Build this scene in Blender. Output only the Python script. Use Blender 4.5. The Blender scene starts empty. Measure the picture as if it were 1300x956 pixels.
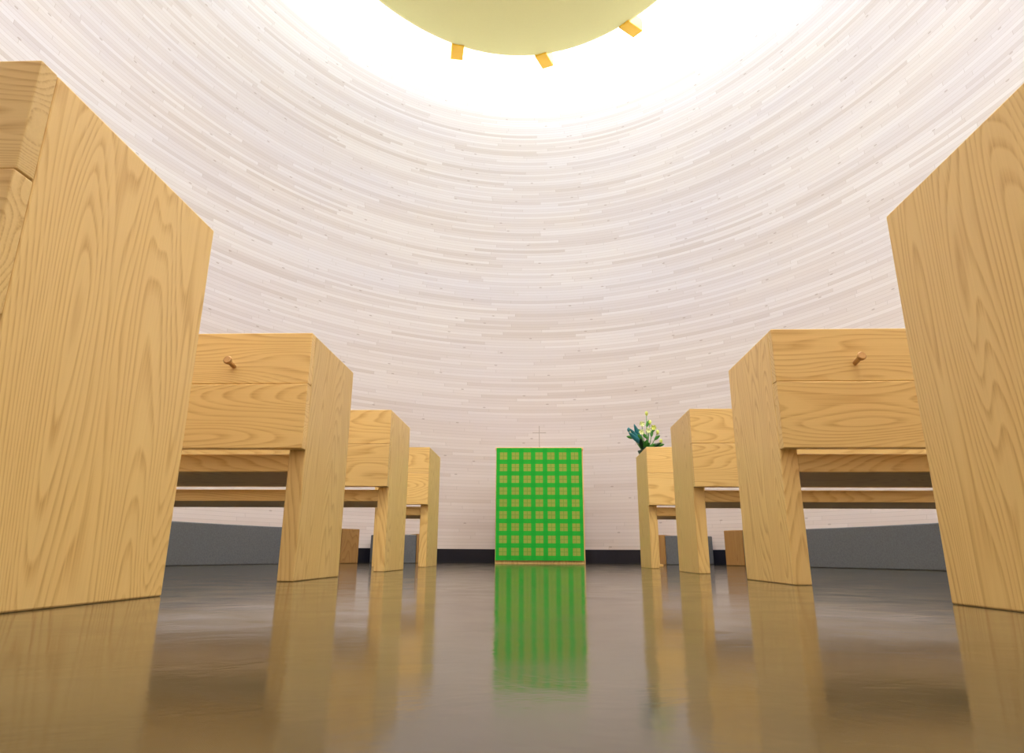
import bpy, bmesh, math, random
from mathutils import Matrix, Vector, Euler
random.seed(3)
S = bpy.context.scene
S.view_settings.view_transform = 'Standard'
H0 = 0.0935

# ---------------------------------------------------------------- helpers
def link(ob, parent=None):
    S.collection.objects.link(ob)
    if parent is not None: ob.parent = parent
    return ob
def empty(name, loc=(0,0,0)):
    e = bpy.data.objects.new(name, None); e.location = loc; e.empty_display_size = .1
    return link(e)
def bevel(ob, w=.004, seg=2):
    m = ob.modifiers.new('bevel','BEVEL'); m.width=w; m.segments=seg; m.limit_method='ANGLE'
def box(name, lo, hi, mat, parent=None, bev=.004):
    c = [(lo[i]+hi[i])/2 for i in range(3)]; h=[(hi[i]-lo[i])/2 for i in range(3)]
    me = bpy.data.meshes.new(name); bm = bmesh.new()
    bmesh.ops.create_cube(bm, size=2)
    bmesh.ops.scale(bm, vec=h, verts=bm.verts)
    bm.to_mesh(me); bm.free(); me.materials.append(mat)
    ob = bpy.data.objects.new(name, me); ob.location = c
    link(ob, parent)
    if bev: bevel(ob, bev)
    return ob
def lathe(name, prof, mat, parent=None, loc=(0,0,0), rot=(0,0,0), n=24):
    vs=[];fs=[]
    for r,z in prof:
        for i in range(n):
            a=2*math.pi*i/n; vs.append((r*math.cos(a),r*math.sin(a),z))
    for j in range(len(prof)-1):
        for i in range(n):
            k=(i+1)%n; fs.append((j*n+i,j*n+k,(j+1)*n+k,(j+1)*n+i))
    fs.append(tuple(reversed(range(n)))); fs.append(tuple((len(prof)-1)*n+i for i in range(n)))
    me=bpy.data.meshes.new(name); me.from_pydata(vs,[],fs); me.materials.append(mat)
    for p in me.polygons: p.use_smooth = len(p.vertices)==4
    ob=bpy.data.objects.new(name,me); ob.location=loc; ob.rotation_euler=rot
    return link(ob,parent)

class NT:
    def __init__(s,name):
        s.m=bpy.data.materials.new(name); s.m.use_nodes=True
        s.t=s.m.node_tree; s.t.nodes.clear()
        s.out=s.n('ShaderNodeOutputMaterial'); s.b=s.n('ShaderNodeBsdfPrincipled')
        s.t.links.new(s.b.outputs[0],s.out.inputs[0])
    def n(s,t): return s.t.nodes.new(t)
    def l(s,a,b): s.t.links.new(a,b)
    def setin(s,sock,v):
        if hasattr(v,'links'): s.l(v,sock)
        else: sock.default_value=v
    def math(s,op,a,b=0,c=0):
        n=s.n('ShaderNodeMath'); n.operation=op
        for i,v in enumerate((a,b,c)): s.setin(n.inputs[i],v)
        return n.outputs[0]
    def mix(s,f,a,b,mode='MIX'):
        n=s.n('ShaderNodeMix'); n.data_type='RGBA'; n.blend_type=mode
        s.setin(n.inputs[0],f)
        for i,v in ((6,a),(7,b)):
            if hasattr(v,'links'): s.l(v,n.inputs[i])
            else: n.inputs[i].default_value=(*v,1)
        return n.outputs[2]
    def ramp(s,f,stops):
        n=s.n('ShaderNodeValToRGB'); e=n.color_ramp.elements
        while len(e)<len(stops): e.new(.5)
        for i,(p,c) in enumerate(stops): e[i].position=p; e[i].color=(*c,1)
        s.l(f,n.inputs[0]); return n.outputs[0]
    def noise(s,vec,scale,detail=2,rough=.5,w=None,dist=0):
        n=s.n('ShaderNodeTexNoise')
        if w is not None:
            n.noise_dimensions='4D'; s.setin(n.inputs['W'],w)
        s.l(vec,n.inputs['Vector']); n.inputs['Scale'].default_value=scale
        n.inputs['Detail'].default_value=detail; n.inputs['Roughness'].default_value=rough
        n.inputs['Distortion'].default_value=dist
        return n.outputs['Fac']
    def mapping(s,vec,scale):
        n=s.n('ShaderNodeMapping'); n.inputs['Scale'].default_value=scale; s.l(vec,n.inputs[0]); return n.outputs[0]
    def bump(s,h,st,d=.01):
        n=s.n('ShaderNodeBump'); n.inputs['Strength'].default_value=st; n.inputs['Distance'].default_value=d
        s.l(h,n.inputs['Height']); s.l(n.outputs[0],s.b.inputs['Normal'])

def hexc(r,g,b):
    f=lambda c:(c/255/12.92) if c/255<=.04045 else ((c/255+.055)/1.055)**2.4
    return (f(r),f(g),f(b))

def wood(name, axis, light=(250,215,142), dark=(202,148,76), tone=1.0):
    m=NT(name); tc=m.n('ShaderNodeTexCoord').outputs['Object']
    oi=m.n('ShaderNodeObjectInfo').outputs['Random']
    w=m.math('MULTIPLY',oi,57.0)
    sc=[3.8,3.8,3.8]; sc[axis]=.55
    f=[190,190,190]; f[axis]=3.5
    rings=m.noise(m.mapping(tc,sc),1.0,1.8,.42,w)
    saw=m.math('FRACT',m.math('MULTIPLY',rings,54.0))
    lines=m.ramp(saw,[(0,(0,0,0)),(.5,(.12,.12,.12)),(.86,(1,1,1)),(1,(0,0,0))])
    fib=m.noise(m.mapping(tc,f),1.0,3,.6,w)
    brk=m.ramp(fib,[(.35,(.3,.3,.3)),(.6,(1,1,1))])
    sc2=[5,5,5]; sc2[axis]=.6
    big=m.noise(m.mapping(tc,sc2),1.0,2,.5,m.math('ADD',w,9.0))
    col=m.mix(m.math('MULTIPLY',m.math('MULTIPLY',lines,brk),.8),hexc(*light),hexc(*dark))
    col=m.mix(m.math('MULTIPLY',fib,.24),col,hexc(*[c*.9 for c in dark]))
    col=m.mix(m.math('MULTIPLY',big,.35),col,hexc(light[0],light[1]-16,light[2]-36))
    tint=m.math('MULTIPLY_ADD',oi,.18,.88)
    cb=m.n('ShaderNodeCombineColor'); 
    for i in range(3): m.l(tint,cb.inputs[i])
    col=m.mix(1.0,col,cb.outputs[0],'MULTIPLY')
    m.l(col,m.b.inputs['Base Color']); m.b.inputs['Roughness'].default_value=.42
    m.bump(fib,.12,.002)
    return m.m
W_X=wood('ash_wood_grain_x',0); W_Z=wood('ash_wood_grain_z',2)
W_PEG=wood('peg_wood',2,(205,160,100),(170,120,66))
W_DK=wood('brown_wood',2,(176,134,80),(132,92,50))

def simple(name,col,rough=.5,metal=0,nscale=30,var=.12):
    m=NT(name); tc=m.n('ShaderNodeTexCoord').outputs['Object']
    nz=m.noise(tc,nscale,4,.6)
    c=hexc(*col); c2=tuple(max(0,x*(1-2*var)) for x in c)
    m.l(m.mix(nz,c,c2),m.b.inputs['Base Color']); m.b.inputs['Roughness'].default_value=rough
    m.b.inputs['Metallic'].default_value=metal
    m.bump(nz,.08,.003)
    return m.m

# ---- curved wall cladding
def wall_mat():
    m=NT('whitewashed_wood_strips'); uv=m.n('ShaderNodeUVMap'); uv.uv_map='UVMap'
    sep=m.n('ShaderNodeSeparateXYZ'); m.l(uv.outputs[0],sep.inputs[0]); u,v=sep.outputs[0],sep.outputs[1]
    rh=.038
    vr=m.math('DIVIDE',v,rh); row=m.math('FLOOR',vr); fr=m.math('FRACT',vr)
    wn=m.n('ShaderNodeTexWhiteNoise'); wn.noise_dimensions='1D'; m.l(row,wn.inputs['W'])
    u2=m.math('ADD',m.math('DIVIDE',u,1.25),m.math('MULTIPLY',wn.outputs['Value'],13.0))
    cell=m.math('FLOOR',u2); fu=m.math('FRACT',u2)
    cx=m.n('ShaderNodeCombineXYZ'); m.l(cell,cx.inputs[0]); m.l(row,cx.inputs[1])
    w2=m.n('ShaderNodeTexWhiteNoise'); w2.noise_dimensions='2D'; m.l(cx.outputs[0],w2.inputs['Vector'])
    rnd=w2.outputs['Value']
    col=m.ramp(rnd,[(0,hexc(198,188,184)),(.15,hexc(207,199,197)),(.6,hexc(214,208,207)),(1,hexc(221,217,217))])
    g=m.noise(m.mapping(uv.outputs[0],(1.2,60,1)),1.0,4,.6)
    col=m.mix(m.math('MULTIPLY',g,.22),col,hexc(186,171,164))
    bg=m.noise(m.mapping(uv.outputs[0],(.35,1.6,1)),1.0,2,.5)
    bgr=m.ramp(bg,[(.4,(0,0,0)),(.65,(1,1,1))])
    col=m.mix(m.math('MULTIPLY',bgr,.25),col,hexc(197,196,215))
    low=m.ramp(m.math('DIVIDE',v,7.0),[(.0,(1,1,1)),(.5,(0,0,0))])  # warm light low on the wall, painted into the strip colour, fading upward
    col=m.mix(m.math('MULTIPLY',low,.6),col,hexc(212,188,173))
    vo=m.n('ShaderNodeTexVoronoi'); vo.voronoi_dimensions='2D'; vo.inputs['Scale'].default_value=1.0
    m.l(m.mapping(uv.outputs[0],(1.3,3.6,1)),vo.inputs['Vector'])
    kn=m.math('LESS_THAN',vo.outputs['Distance'],.026)
    col=m.mix(m.math('MULTIPLY',kn,.4),col,hexc(120,92,72))
    seam=m.math('MAXIMUM',m.math('LESS_THAN',fr,.08),m.math('LESS_THAN',fu,.004))
    col=m.mix(m.math('MULTIPLY',seam,.34),col,hexc(142,122,110))
    m.l(col,m.b.inputs['Base Color']); m.b.inputs['Roughness'].default_value=.6
    hh=m.math('SUBTRACT',rnd,m.math('MULTIPLY',seam,2.0))
    m.bump(hh,.12,.003)
    return m.m
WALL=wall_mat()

def floor_mat():
    m=NT('polished_concrete'); tc=m.n('ShaderNodeTexCoord').outputs['Object']
    a=m.noise(tc,2.2,5,.6,dist=.6); b=m.noise(tc,60,3,.6)
    c=m.noise(tc,7,4,.6,dist=.4)
    col=m.ramp(a,[(.3,hexc(52,46,31)),(.5,hexc(70,62,44)),(.7,hexc(90,81,60))])
    col=m.mix(m.math('MULTIPLY',b,.35),col,hexc(46,41,29))
    m.l(col,m.b.inputs['Base Color'])
    r=m.math('MULTIPLY_ADD',c,.16,.03); m.l(r,m.b.inputs['Roughness'])
    m.b.inputs['IOR'].default_value=1.42
    m.bump(c,.06,.01)
    return m.m

def cloth_mat():
    m=NT('green_plaid_altar_cloth'); uv=m.n('ShaderNodeUVMap'); uv.uv_map='UVMap'
    sep=m.n('ShaderNodeSeparateXYZ'); m.l(uv.outputs[0],sep.inputs[0]); u,v=sep.outputs[0],sep.outputs[1]
    def f(x): return m.math('ABSOLUTE',m.math('SUBTRACT',m.math('FRACT',x),.5))
    fu,fv=f(u),f(v)
    sq=m.math('MULTIPLY',m.math('LESS_THAN',fu,.31),m.math('LESS_THAN',fv,.31))
    ln=m.math('MAXIMUM',m.math('LESS_THAN',fu,.03),m.math('LESS_THAN',fv,.03))
    bandu=m.math('LESS_THAN',fu,.31); bandv=m.math('LESS_THAN',fv,.31)
    col=m.mix(m.math('MULTIPLY',m.math('MAXIMUM',bandu,bandv),.5),hexc(0,180,44),hexc(44,184,44))
    col=m.mix(sq,col,hexc(160,176,68))
    col=m.mix(m.math('MULTIPLY',m.math('MULTIPLY',sq,ln),.5),col,hexc(84,156,46))
    tc=m.n('ShaderNodeTexCoord').outputs['Object']
    weave=m.noise(m.mapping(tc,(300,300,60)),1.0,2,.6)
    col=m.mix(m.math('MULTIPLY',weave,.18),col,hexc(10,110,20))
    m.l(col,m.b.inputs['Base Color']); m.b.inputs['Roughness'].default_value=.8
    m.bump(weave,.2,.002)
    return m.m

# ---------------------------------------------------------------- room shell
CY=3.8; ZC=7.1
def axes(z):
    t=max(0,min(1,z/ZC))
    return 3.4+.45*math.sin(math.pi*t)**1+.05*t, 4.8+.3*t+.1*math.sin(math.pi*t), -.1*t
def ellipse_pt(a,b,ang,ox=0): return (ox+a*math.sin(ang), CY+b*math.cos(ang))

def build_wall():
    n=256; zs=[.15+ (7.85-.15)*i/48 for i in range(49)]
    vs=[];fs=[]
    arc=[0]
    a,b,_=axes(3)
    for i in range(n):
        p=ellipse_pt(a,b,2*math.pi*i/n+math.pi); q=ellipse_pt(a,b,2*math.pi*(i+1)/n+math.pi)
        arc.append(arc[-1]+math.dist(p,q))
    for z in zs:
        a,b,ox=axes(z)
        for i in range(n):
            x,y=ellipse_pt(a,b,2*math.pi*i/n+math.pi,ox); vs.append((x,y,z))
    me=bpy.data.meshes.new('wall_curved')
    fuv=[]
    for j in range(len(zs)-1):
        for i in range(n):
            k=(i+1)%n
            fs.append((j*n+i,(j+1)*n+i,(j+1)*n+k,j*n+k))
            fuv+= [(arc[i],zs[j]),(arc[i],zs[j+1]),(arc[i+1],zs[j+1]),(arc[i+1],zs[j])]
    me.from_pydata(vs,[],fs)
    uvl=me.uv_layers.new(name='UVMap')
    for i,c in enumerate(fuv): uvl.data[i].uv=c
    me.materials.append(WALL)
    for p in me.polygons: p.use_smooth=True
    ob=bpy.data.objects.new('wall_curved',me); link(ob)
build_wall()

def ring_wall(name,z0,z1,inset,mat):
    n=192; vs=[];fs=[]
    for z,ins in ((z0,inset),(z1,inset),(z1,-.02),(z0,-.02)):
        for i in range(n):
            x,y=ellipse_pt(3.4-ins,4.8-ins,2*math.pi*i/n); vs.append((x,y,z))
    for j in range(4):
        jj=(j+1)%4
        for i in range(n):
            k=(i+1)%n; fs.append((j*n+i,j*n+k,jj*n+k,jj*n+i))
    me=bpy.data.meshes.new(name); me.from_pydata(vs,[],fs); me.materials.append(mat)
    return link(bpy.data.objects.new(name,me))
ring_wall('baseboard_curved',0,.152,-.01,simple('black_baseboard_paint',(20,20,36),.5))

def elliptic_slab(name,a,b,cx,cy,z0,z1,mat,n=128,edge=0.0):
    vs=[];fs=[]
    prof=[(-edge,z0),(-edge*.3,z0+edge*.3),(0,z0+edge),(0,z1)] if edge else [(0,z0),(0,z1)]
    for d,z in prof:
        for i in range(n):
            t=2*math.pi*i/n; vs.append((cx+(a+d)*math.sin(t),cy+(b+d)*math.cos(t),z))
    L=len(prof)
    for j in range(L-1):
        for i in range(n):
            k=(i+1)%n; fs.append((j*n+i,j*n+k,(j+1)*n+k,(j+1)*n+i))
    fs.append(tuple(range(n))); fs.append(tuple((L-1)*n+i for i in reversed(range(n))))
    me=bpy.data.meshes.new(name); me.from_pydata(vs,[],fs); me.materials.append(mat)
    bm=bmesh.new(); bm.from_mesh(me); bmesh.ops.recalc_face_normals(bm,faces=bm.faces); bm.to_mesh(me); bm.free()
    return link(bpy.data.objects.new(name,me))
elliptic_slab('floor',3.42,4.82,0,CY,-.1,0,floor_mat())
elliptic_slab('ceiling',2.92,4.70,-.2,CY,ZC-.03,ZC+.2,simple('cream_plaster',(240,236,166),.7,var=.02),edge=.05)

# skylight (glowing glazing above the ceiling disc)
m=NT('skylight_glass'); e=m.n('ShaderNodeEmission'); e.inputs[0].default_value=(.80,.91,1,1); e.inputs[1].default_value=21
m.l(e.outputs[0],m.out.inputs[0])
elliptic_slab('window_skylight',3.6,5.25,-.1,CY,7.8,7.85,m.m)

# ceiling brackets
YB=simple('yellow_bracket_paint',(250,196,40),.5,var=.04)
nb=15
for i in range(nb-2):
    t=2*math.pi*(i-1)/nb+.093
    px,py=-.2+2.92*math.sin(t),CY+4.70*math.cos(t)
    qx,qy=-.1+3.43*math.sin(t),CY+5.05*math.cos(t)
    me=bpy.data.meshes.new('ceiling_bracket'); bm=bmesh.new(); bmesh.ops.create_cube(bm,size=1)
    bmesh.ops.scale(bm,vec=(.18,.30,.20),verts=bm.verts); bm.to_mesh(me); bm.free(); me.materials.append(YB)
    ob=bpy.data.objects.new('ceiling_bracket',me)
    d=Vector((qx-px,qy-py,0)).normalized()
    ob.location=(px+d.x*.10,py+d.y*.10,ZC+.05); ob.rotation_euler=(0,0,math.atan2(d.y,d.x)-math.pi/2)
    link(ob); bevel(ob,.008)

# ---------------------------------------------------------------- pews
def pew(y0, side, ax=.85, length=1.75, Hh=.888, depth=.60, name='pew', pegs=True):
    p=empty(name,(side*ax,y0,0))
    s=side; t=.06
    def bx(n,x0,x1,ya,yb,za,zb,mat,bev=.004):
        lo=(min(s*x0,s*x1),ya,za); hi=(max(s*x0,s*x1),yb,zb)
        return box(n,lo,hi,mat,p,bev)
    bx('end_panel_aisle',0,t,.042,depth,0,Hh,W_Z)
    bx('end_panel_wall',length-t,length,.042,depth,0,Hh,W_Z)
    bx('back_plank_upper',0,length,0,.042,.692,Hh,W_X,.003)
    bx('back_plank_lower',0,length,-.003,.042,.453,.690,W_X,.003)
    bx('seat',t,length-t,.05,depth-.01,.375,.440,W_X)
    if pegs:
        for i,xx in enumerate((.285,length-.3)):
            lathe('peg_%d'%(i+1),[(.008,0),(.009,.04),(.014,.05),(.016,.06),(.012,.066)],W_PEG,p,(s*xx,0,.757),(math.radians(80),0,0))
    return p
pew(.965,-1,length=1.5,depth=.66,Hh=.903); pew(.945,1,length=1.5,depth=.62)
pew(2.455,-1); pew(2.45,1)
pew(3.907,-1); pew(3.90,1)
pew(5.36,-1,length=.41,name='wooden_seat',pegs=False); pew(5.36,1,ax=.82,length=.42,name='wooden_seat',pegs=False)

# ---------------------------------------------------------------- perimeter benches (felt covered, curved)
FELT=simple('grey_felt',(124,126,130),.95,nscale=90,var=.3)
def wall_bench(a0,a1,h=.31,cap=.045):
    p=empty('wall_bench')
    n=28
    def arcbox(name,t0,t1,z0,z1,i0,i1,mat):
        vs=[];fs=[]
        N=max(1,int(n*abs(t1-t0)/.6))+1
        for i in range(N+1):
            t=t0+(t1-t0)*i/N
            for ins,z in ((i0,z0),(i0,z1),(i1,z1),(i1,z0)):
                x,y=ellipse_pt(3.4-ins,4.8-ins,t); vs.append((x,y,z))
        for i in range(N):
            for j in range(4):
                k=(j+1)%4; fs.append((i*4+j,i*4+k,(i+1)*4+k,(i+1)*4+j))
        fs.append((0,3,2,1)); fs.append((N*4,N*4+1,N*4+2,N*4+3))
        me=bpy.data.meshes.new(name); me.from_pydata(vs,[],fs); me.materials.append(mat)
        bm=bmesh.new(); bm.from_mesh(me); bmesh.ops.recalc_face_normals(bm,faces=bm.faces); bm.to_mesh(me); bm.free()
        ob=link(bpy.data.objects.new(name,me),p); bevel(ob,.008,2); return ob
    arcbox('felt_seat',a0,a1,.0,h,.04,.5,FELT)
    s=1 if a1>a0 else -1
    arcbox('end_block',a0-s*cap,a0,0,h+.01,.04,.51,W_DK)
for s in (-1,1):
    wall_bench(s*.735,s*1.75,.32,.06)
    wall_bench(s*.47,s*.58,.29,.045)

# ---------------------------------------------------------------- altar
al=empty('altar',(0,7.5,0))
AW=.467; AH=1.2
box('body',(-AW,0,0),(AW,.6,AH-.03),W_Z,al)
box('table_top',(-AW-.005,-.012,AH-.03),(AW+.005,.612,AH),W_X,al)
def cloth():
    x0,x1,z0,z1=-AW+.006,AW-.014,.035,AH-.008
    nx,nz=40,40; vs=[];fs=[];uv=[]
    for j in range(nz+1):
        for i in range(nx+1):
            x=x0+(x1-x0)*i/nx; z=z0+(z1-z0)*j/nz
            vs.append((x,-.018-.002*math.sin(x*22)*(1-j/nz),z))
    U=lambda i:i/nx*7.2-.1
    V=lambda j:j/nz*9.4-.2
    for j in range(nz):
        for i in range(nx):
            a=j*(nx+1)+i; fs.append((a,a+1,a+nx+2,a+nx+1))
            uv+=[(U(i),V(j)),(U(i+1),V(j)),(U(i+1),V(j+1)),(U(i),V(j+1))]
    me=bpy.data.meshes.new('cloth'); me.from_pydata(vs,[],fs); ul=me.uv_layers.new(name='UVMap')
    for i,c in enumerate(uv): ul.data[i].uv=c
    me.materials.append(cloth_mat()); ob=link(bpy.data.objects.new('cloth',me),al)
    so=ob.modifiers.new('s','SOLIDIFY'); so.thickness=.004
cloth()
MET=simple('brushed_metal',(184,172,162),.35,.3)
cr=empty('altar_cross',(0,7.7,AH))
box('upright',(-.004,-.004,.0),(.004,.004,.27),MET,cr,.001)
box('arm',(-.075,-.004,.19),(.075,.004,.197),MET,cr,.001)
lathe('base',[(.045,0),(.045,.008),(.012,.014)],MET,cr)

# ---------------------------------------------------------------- flower arrangement on a slim stand
FX=.985
st=empty('flower_pedestal',(FX,6.45,0))
box('column',(-.06,-.06,.02),(.06,.06,.93),W_Z,st)
box('plinth',(-.085,-.085,0),(.085,.085,.02),W_X,st)
box('top_plate',(-.085,-.085,.93),(.085,.085,.95),W_X,st)
fl=empty('flower_arrangement',(FX,6.45,.95))
lathe('bowl',[(.035,0),(.06,.02),(.08,.06),(.078,.065),(.06,.06)],simple('dark_glaze',(40,70,60),.3),fl)
GR=simple('leaf_green',(70,150,50),.5); GL=simple('bud_yellow_green',(226,238,120),.5); GD=simple('leaf_teal',(44,130,140),.45); GK=simple('leaf_dark',(28,74,40),.45)
WH=simple('pale_petal',(236,244,180),.6,var=.03)
def leaf(base,dirv,L,wd,mat,name):
    d=Vector(dirv).normalized(); side=d.cross(Vector((0,1,.3))).normalized(); up=side.cross(d)
    vs=[];fs=[];N=8
    for i in range(N+1):
        t=i/N; w=wd*math.sin(math.pi*min(1,t*.92+.05))**.8
        c=Vector(base)+d*L*t+up*(-.25*L*t*t)
        vs+= [c-side*w+up*w*.3, c, c+side*w+up*w*.3]
    for i in range(N):
        a=i*3; fs+=[(a,a+1,a+4,a+3),(a+1,a+2,a+5,a+4)]
    me=bpy.data.meshes.new(name); me.from_pydata([tuple(v) for v in vs],[],fs); me.materials.append(mat)
    for q in me.polygons:q.use_smooth=True
    ob=link(bpy.data.objects.new(name,me),fl); so=ob.modifiers.new('s','SOLIDIFY'); so.thickness=.0015
def stem(p0,p1,r,mat,name):
    v=Vector(p1)-Vector(p0); 
    ob=lathe(name,[(r,0),(r*.7,v.length)],mat,fl,p0,n=8); ob.rotation_euler=v.to_track_quat('Z','Y').to_euler()
for i in range(16):
    a=random.uniform(0,2*math.pi); el=random.uniform(.1,1.2)
    d=(math.cos(a)*math.cos(el),math.sin(a)*math.cos(el),math.sin(el))
    leaf((d[0]*.02,d[1]*.02,.06),d,random.uniform(.08,.15),random.uniform(.014,.026),random.choice((GR,GK,GK,GR)),'leaf_%d'%(i+1))
for i,(dx,dz) in enumerate(((-1,.9),(-1,1.3),(-.8,2.0))):
    leaf((-.03,0,.12),(dx,-.1,dz),.17+.015*i,.022,GD,'teal_leaf_%d'%(i+1))
tips=[(.02,0,.41),(.05,.02,.33),(-.03,.0,.31),(.11,-.02,.23),(-.15,.02,.26),(.02,-.05,.24),(.07,-.03,.27),(-.05,-.08,.22),(.14,0,.15)]
for i,tp in enumerate(tips):
    stem((tp[0]*.2,tp[1]*.2,.05),tp,.004,GR,'stem_%d'%(i+1))
    lathe('bud_%d'%(i+1),[(.004,-.02),(.013,-.008),(.016,.006),(.011,.018),(.003,.025)],GL if i not in (4,) else GD,fl,tp,n=12)
    leaf((tp[0]*.7,tp[1]*.7,tp[2]*.7),(tp[0]*3+random.uniform(-.2,.2),.1,.2),.07,.014,GR,'stem_leaf_%d'%(i+1))
    if i in (2,5,6,7):
        for k in range(6):
            a=k*math.pi/3
            leaf((tp[0],tp[1]-.01,tp[2]),(math.cos(a),-.5,math.sin(a)),.034,.010,WH if i!=6 else GL,'petal_%d_%d'%(i+1,k+1))

# ---------------------------------------------------------------- lights
def area(name,loc,size,energy,col,rot=(0,0,0)):
    l=bpy.data.lights.new(name,'AREA'); l.shape='DISK'; l.size=size; l.energy=energy; l.color=col
    ob=bpy.data.objects.new(name,l); ob.location=loc; ob.rotation_euler=rot; return link(ob)
area('fill_light',(0,1.9,ZC-.06),1.4,290,(1,.95,.88))  # added fill light below the ceiling disc, out of view, brightens the pews

w=bpy.data.worlds.new('world'); S.world=w; w.use_nodes=True
w.node_tree.nodes['Background'].inputs[0].default_value=(.6,.7,.8,1); w.node_tree.nodes['Background'].inputs[1].default_value=.3

# ---------------------------------------------------------------- camera
f=880.0
cam=bpy.data.cameras.new('camera'); cam.sensor_fit='HORIZONTAL'; cam.sensor_width=36; cam.lens=f/1300*36
cam.shift_y=-45/1300; cam.clip_start=.02
co=bpy.data.objects.new('camera',cam); link(co)
pitch=math.atan(271/f)
R=Matrix.Rotation(.0402,4,'Z')@Matrix.Rotation(math.pi/2+pitch,4,'X')@Matrix.Rotation(math.radians(.3),4,'Z')
co.matrix_world=Matrix.Translation((0,0,H0))@R
S.camera=co
